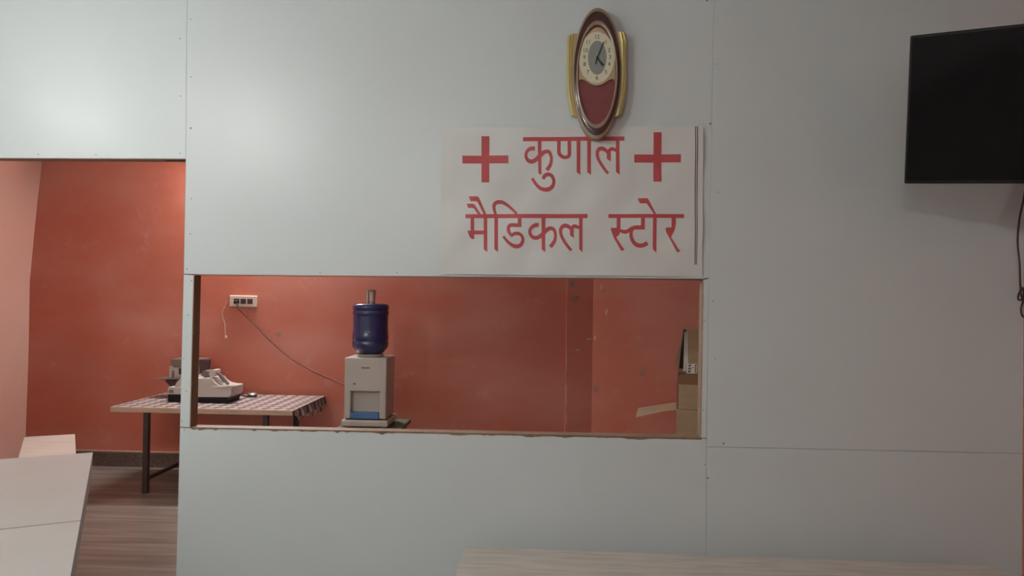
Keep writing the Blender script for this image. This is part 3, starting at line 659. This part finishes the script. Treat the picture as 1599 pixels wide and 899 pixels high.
tag(obj('short_cord', b, 'cord', None, PZ(375, 618, mz)), 'short dark cord between the low machine and the steel dish', 'cable')

# ------------------------------------------------------------------ wall socket, plug and cables
yw = YB
pc = PY(381.5, 479, yw)
t = thing('wall_socket', 'cream three-module switch plate on the orange far wall', 'socket', (pc.x, yw, pc.z))
P = [PY(px, py, yw-0.001) for px, py in ((360, 461), (402.5, 462), (402, 479.5), (359.5, 478.5))]
b = nb(); extr(b, P, (0, -0.02, 0)); obj('plate', b, 'socket', t, bevel=0.006, seg=3)
for px in (369.5, 380, 390.5):
    b = nb(); P = [PY(px+dx, 470.3+dy+(px-380)*0.02, yw-0.0205) for dx, dy in ((-4.2, -4), (4.2, -4), (4.2, 4), (-4.2, 4))]
    extr(b, P, (0, -0.004, 0)); obj('module', b, 'darkred', t, bevel=0.001)
p = PY(369.3, 471, yw-0.024)
t = thing('power_plug', 'dark plug in the leftmost module with its lead running to the water dispenser', 'plug', (p.x, yw-0.03, p.z-0.02))
b = nb(); cyl(b, p, p+Vector((0, -0.035, -0.006)), 0.017, 0.012, 16); obj('plug_body', b, 'black', t, bevel=0.002)
b = nb(); pts = []
for px, py, y in ((369.5, 473, yw-0.058), (374, 483, yw-0.06), (384, 493, yw-0.04), (398, 507, yw-0.035), (420, 530, yw-0.05), (450, 556, yw-0.09), (484, 577, yw-0.16), (515, 591, yw-0.28), (540, 602, yw-0.50)):
    pts.append(PY(px, py, y))
tube(b, pts, 0.006); obj('lead', b, 'browncord', t, smooth=True)
b = nb(); tube(b, [PY(px, py, yw-0.006) for px, py in ((354.5, 470), (352, 478), (348, 487), (348, 495), (350.5, 503), (351.5, 512), (352, 524))], 0.0042)
tag(obj('loose_wire', b, 'whitecord', None, PY(352, 524, yw)), 'thin pale loose wire hanging left of the switch plate', 'cable')
b = nb(); p = PY(352.5, 526, yw-0.01); cyl(b, p, p+Vector((0, 0.0095, 0)), 0.012, 0.014, 10)
tag(obj('wire_clip', b, 'whitecord', None, p), 'tiny pale clip on the far wall at the end of the loose wire', 'clip')

# ------------------------------------------------------------------ water dispenser on its stand
yd = 2.06
dl, dr_ = PY(537.5, 610, yd).x, PY(603, 610, yd).x
dz0 = PY(570, 655.5, yd).z; dz1 = PY(570, 558.5, yd).z; dd = 0.31
gz = PY(570, 668.5, yd).z
t = thing('green_table', 'green-topped table just showing above the sill beneath the water dispenser', 'table', ((dl+dr_)/2, yd+0.2, 0))
b = nb(); box(b, dl-0.06, dr_+0.11, yd-0.02, yd+0.46, gz-0.03, gz); obj('table_top', b, 'green', t, bevel=0.003)
for x in (dl-0.02, dr_+0.06):
    for y in (yd+0.03, yd+0.41):
        b = nb(); box(b, x-0.02, x+0.02, y-0.02, y+0.02, 0, gz-0.03); obj('leg', b, 'legiron', t)
t = thing('dispenser_stand', 'ivory plastic stand under the water dispenser', 'stand', ((dl+dr_)/2, yd+0.15, gz))
b = nb(); box(b, dl-0.018, dr_+0.02, yd-0.012, yd+dd+0.03, gz+0.012, dz0); obj('body', b, 'ivory', t, bevel=0.012, seg=3)
for x in (dl+0.02, dr_-0.02):
    for y in (yd+0.04, yd+dd-0.03):
        b = nb(); cyl(b, (x, y, gz), (x, y, gz+0.014), 0.018); obj('foot', b, 'ivory_dark', t)
b = nb(); box(b, dl+0.05, dr_-0.05, yd-0.014, yd-0.011, gz+0.02, dz0-0.012); obj('front_groove', b, 'ivory_dark', t)
t = thing('water_dispenser', 'ivory tabletop water dispenser with blue drip tray seen through the hatch', 'dispenser', ((dl+dr_)/2, yd+dd/2, dz0))
zr0 = PY(570, 655, yd).z; zr1 = PY(570, 611, yd).z; xr0, xr1 = PY(547, 630, yd).x, PY(592, 630, yd).x
b = nb()
bottom = dz0+0.008
outline = [(dl, dz1), (dr_, dz1), (dr_, bottom), (xr1, bottom), (xr1, zr1), (xr0, zr1), (xr0, bottom), (dl, bottom)]
extr(b, [(x, yd, z) for x, z in outline], (0, 0.06, 0)); box(b, dl, dr_, yd+0.06, yd+dd, bottom, dz1)
bmesh.ops.remove_doubles(b, verts=b.verts, dist=1e-5)
obj('body', b, 'ivory', t, bevel=0.009, seg=3)
b = nb(); box(b, dl+0.012, dr_-0.012, yd+0.008, yd+dd-0.01, dz0, bottom+0.003); obj('plinth', b, 'black', t)
b = nb(); box(b, xr0+0.001, xr1-0.001, yd+0.052, yd+0.0605, bottom+0.002, zr1-0.002); obj('recess_back', b, 'ivory_dark', t)
b = nb(); box(b, xr0+0.002, xr1-0.002, yd-0.004, yd+0.058, bottom, PY(570, 644, yd).z); obj('drip_tray', b, 'tray', t, bevel=0.003)
b = nb(); box(b, xr0+0.01, xr1-0.01, yd-0.006, yd-0.003, bottom+0.012, PY(570, 649, yd).z); obj('tray_grille', b, 'tray', t)
b = nb(); p, p2_ = PY(562, 572.8, yd), PY(577.5, 575.6, yd); box(b, p.x+0.01, p2_.x, yd-0.0015, yd+0.001, p2_.z, p.z); obj('name_badge', b, 'machinegrey', t, bevel=0.0005)
b = nb(); p = PY(553.5, 599, yd); box(b, p.x-0.009, p.x+0.009, yd-0.002, yd+0.001, p.z-0.004, p.z+0.004); obj('indicator', b, 'black', t)
b = nb(); xs = PY(591.5, 600, yd).x; box(b, xs-0.0012, xs+0.0012, yd-0.0006, yd+0.001, zr1, dz1-0.012); obj('panel_joint', b, 'ivory_dark', t)
bc = PY(578, 556, yd+0.16); cx_ = bc.x; cy_ = yd+0.16
b = nb(); lathe(b, [(0.095, 0), (0.105, 0.012), (0.10, 0.02)], (cx_, cy_, dz1-0.002)); obj('bottle_seat', b, 'ivory', t, smooth=True)
R_ = 0.139; hb = PY(578, 474, cy_).z-(dz1+0.002)
z0 = dz1+0.018; k = (hb-0.016)
t = thing('water_bottle', 'large blue water bottle upturned on the dispenser', 'bottle', (cx_, cy_, z0))
prof = [(0.05, 0), (0.085, 0.002), (0.108, 0.014), (R_*0.97, 0.055*k/.385), (R_, 0.075*k/.385), (R_, 0.092*k/.385), (R_*0.965, 0.100*k/.385), (R_*0.965, 0.106*k/.385), (R_, 0.114*k/.385), (R_, 0.145*k/.385), (R_*0.975, 0.156*k/.385), (R_*0.962, 0.19*k/.385), (R_*0.962, 0.25*k/.385), (R_*0.972, 0.285*k/.385),
        (R_*0.965, 0.295*k/.385), (R_, 0.304*k/.385), (R_, 0.325*k/.385), (R_*0.97, 0.331*k/.385), (R_*0.97, 0.336*k/.385), (R_, 0.343*k/.385), (R_, 0.362*k/.385), (R_*0.955, 0.378*k/.385), (R_*0.85, k), (0.06, k-0.004), (0.0, k-0.006)]
b = nb(); lathe(b, prof, (cx_, cy_, z0), 48); obj('bottle_body', b, 'bottle', t, smooth=True)
zt_ = z0+k-0.004
hT = PY(578, 452.5, cy_).z-zt_
for dx, rr_, hh, lab in ((0.012, 0.030, hT, 'larger brown-tinted steel tumbler standing on the blue bottle'), (-0.030, 0.013, hT*1.0, 'slim steel tumbler at the left on top of the blue bottle')):
    t = thing('tumbler', lab, 'tumbler', (cx_+dx, cy_-0.02+(0.03 if dx < 0 else 0), zt_), 'steel tumblers on the water bottle')
    px_, py_ = cx_+dx, cy_-0.02+(0.03 if dx < 0 else 0)
    b = nb(); lathe(b, [(rr_*0.74, 0), (rr_*0.76, 0.004), (rr_*0.86, hh*0.55), (rr_, hh-0.002), (rr_*1.06, hh), (rr_*0.97, hh-0.001), (rr_*0.84, hh*0.55), (rr_*0.7, 0.006)], (px_, py_, zt_), 28); obj('cup', b, 'steel', t, smooth=True)
    b = nb(); lathe(b, [(rr_*0.95, hh*0.78), (rr_*0.985, hh*0.80), (rr_*0.97, hh*0.83), (rr_*0.94, hh*0.82)], (px_, py_, zt_), 28); obj('bead', b, 'steel', t, smooth=True)

# ------------------------------------------------------------------ cartons at the right of the hatch
yc = 0.86
O = PY(1055.5, 660, yc); dv = Vector((O.x-CAM.x, O.y-CAM.y, 0)).normalized(); wv_ = Vector((dv.y, -dv.x, 0))
M['inside_shade'] = mat('carton_inside_shade', (0.05, 0.032, 0.026), 0.9)  # shade inside the open carton, painted into the board as near-black
def cbox(b, w0, w1, d0, d1, z0, z1):
    p = lambda w, d_, z: Vector((O.x, O.y, 0))+wv_*w+dv*d_+Vector((0, 0, z))
    vv = [b.verts.new(p(*a)) for a in ((w0, d0, z0), (w1, d0, z0), (w1, d1, z0), (w0, d1, z0), (w0, d0, z1), (w1, d0, z1), (w1, d1, z1), (w0, d1, z1))]
    for f in ((0, 1, 2, 3), (4, 5, 6, 7), (0, 1, 5, 4), (1, 2, 6, 5), (2, 3, 7, 6), (3, 0, 4, 7)): b.faces.new([vv[i] for i in f])
    return b
def cp(px, py, d_=0.0):                 # photo point on the cartons' front plane, set back by d_
    dd_ = ray(px, py); P0 = Vector((O.x, O.y, 0))+dv*d_; return CAM+dd_*((P0-CAM).dot(dv)/dd_.dot(dv))
CW, CDp = 0.36, 0.30
z91 = cp(1073, 639.5).z; z2 = cp(1073, 600.5).z; z3 = cp(1073, 583.5).z; z4 = cp(1080, 514.5).z
base = Vector((O.x, O.y, 0))+wv_*(CW/2)+dv*(CDp/2)
t = thing('tall_carton', 'tall brown carton at the bottom of the stack with a long open flap', 'carton', base)
obj('body', cbox(nb(), 0, CW, 0, CDp, 0, z91), 'card', t, bevel=0.003)
b = nb(); hinge0 = Vector((O.x, O.y, z91)); hinge1 = hinge0+dv*CDp
B = cp(993, 651, 0.0); Cc = cp(996.5, 636.5, CDp); mid0 = cp(1036, 641); mid1 = hinge1*0.72+Cc*0.28
extr(b, [hinge0, mid0, B, Cc, mid1, hinge1], (0, 0, -0.004)); obj('flap', b, 'card_pale', t)
w2 = (cp(1059.5, 620)-O).dot(wv_)
t = thing('middle_carton', 'brown carton with torn rim in the middle of the stack', 'carton', Vector((base.x, base.y, z91)))
obj('body', cbox(nb(), w2, CW-0.02, 0.004, CDp-0.01, z91+0.001, z2), 'card', t, bevel=0.003)
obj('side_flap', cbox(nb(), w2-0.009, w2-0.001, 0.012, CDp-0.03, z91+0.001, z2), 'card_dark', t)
b = nb(); rim = [(w2-0.006, z2), (CW-0.03, z2), (CW-0.03, z3-0.001), (w2+0.012, z3-0.001), (w2+0.006, z3-0.010), (w2-0.001, z3-0.006), (w2-0.007, z3-0.03)]
pl = lambda w, d_, z: Vector((O.x, O.y, z))+wv_*w+dv*d_
extr(b, [pl(w, 0.008, z) for w, z in rim], dv*0.26); obj('folded_rim', b, 'card_dark', t)
t = thing('open_carton', 'brown carton lying open to the left with papers inside, topmost of the stack', 'carton', Vector((base.x, base.y, z3)))
D0 = 0.012; zb3 = z3+0.001
wr_ = CW-0.04
b = nb(); extr(b, [cp(1073, 515.2, D0), pl(wr_, D0, z4), pl(wr_, D0, zb3), cp(1075, 583, D0)], dv*0.004); obj('front_panel', b, 'card', t)
wl_ = (cp(1060, 580, 0.24)-O).dot(wv_)
obj('bottom_panel', cbox(nb(), wl_, wr_, D0+0.005, 0.255, zb3, zb3+0.004), 'card_dark', t)
wt_ = (cp(1067.5, 515, D0)-O).dot(wv_)
obj('top_panel', cbox(nb(), wt_+0.012, wr_, D0+0.005, 0.255, z4-0.006, z4-0.002), 'card', t)
obj('end_panel', cbox(nb(), wr_-0.004, wr_, D0+0.005, 0.255, zb3+0.005, z4-0.007), 'inside_shade', t)
b = nb(); extr(b, [cp(1066.5, 514, 0.256), pl(wr_, 0.256, z4), pl(wr_, 0.256, zb3), pl(wl_, 0.256, zb3)], dv*0.004); obj('rear_panel', b, 'inside_shade', t)
b = nb(); extr(b, [cp(px, py, 0.24) for px, py in ((1066, 512), (1063, 536), (1053.8, 562), (1054, 567.5), (1057.5, 569), (1058, 576), (1060.5, 576), (1060.5, 562), (1064.8, 537), (1068, 513))], dv*0.012); obj('torn_flap', b, 'card', t)
def leaf(pts, d_, lab):
    P = [cp(px, py, d_) for px, py in pts]
    for p in P: p.z = max(p.z, zb3+0.005)
    b = nb(); extr(b, P, dv*0.006); o = obj('paper_sheaf', b, 'paper', None, (P[0].x, P[0].y, min(p.z for p in P)))
    return tag(o, lab, 'paper', 'papers in the top carton')
leaf([(1068.8, 518), (1070.6, 518), (1071.6, 560), (1070.5, 582), (1067, 582)], 0.09, 'left one of two white paper sheaves standing in the open carton')
leaf([(1071.8, 517), (1074.5, 517), (1076, 560), (1077, 582), (1071.4, 582)], 0.04, 'right one of two white paper sheaves standing in the open carton')
b = nb(); extr(b, [cp(px, py, D0-0.0012) for px, py in ((1073.5, 568), (1088, 568), (1087.5, 583), (1072, 583))], dv*0.001); lb = obj('printed_label', b, 'paper', t)
for pts in ([(1075, 569.5), (1079, 569), (1079, 571.5), (1075.5, 572)], [(1075, 573.5), (1077, 573.5), (1077, 577), (1075, 577)], [(1078, 573.5), (1079.5, 573.5), (1079.5, 577), (1078, 577)], [(1074.5, 578.5), (1078.5, 578.5), (1078.5, 581), (1074.5, 581)], [(1085.4, 568.6), (1086.8, 568.6), (1086.4, 582.4), (1085, 582.4)], [(1081.2, 573), (1083, 573), (1083, 574.2), (1081.2, 574.2)]):
    b = nb(); extr(b, [cp(px, py, D0-0.0018) for px, py in pts], dv*0.0005); obj('print_mark', b, 'ink', lb)
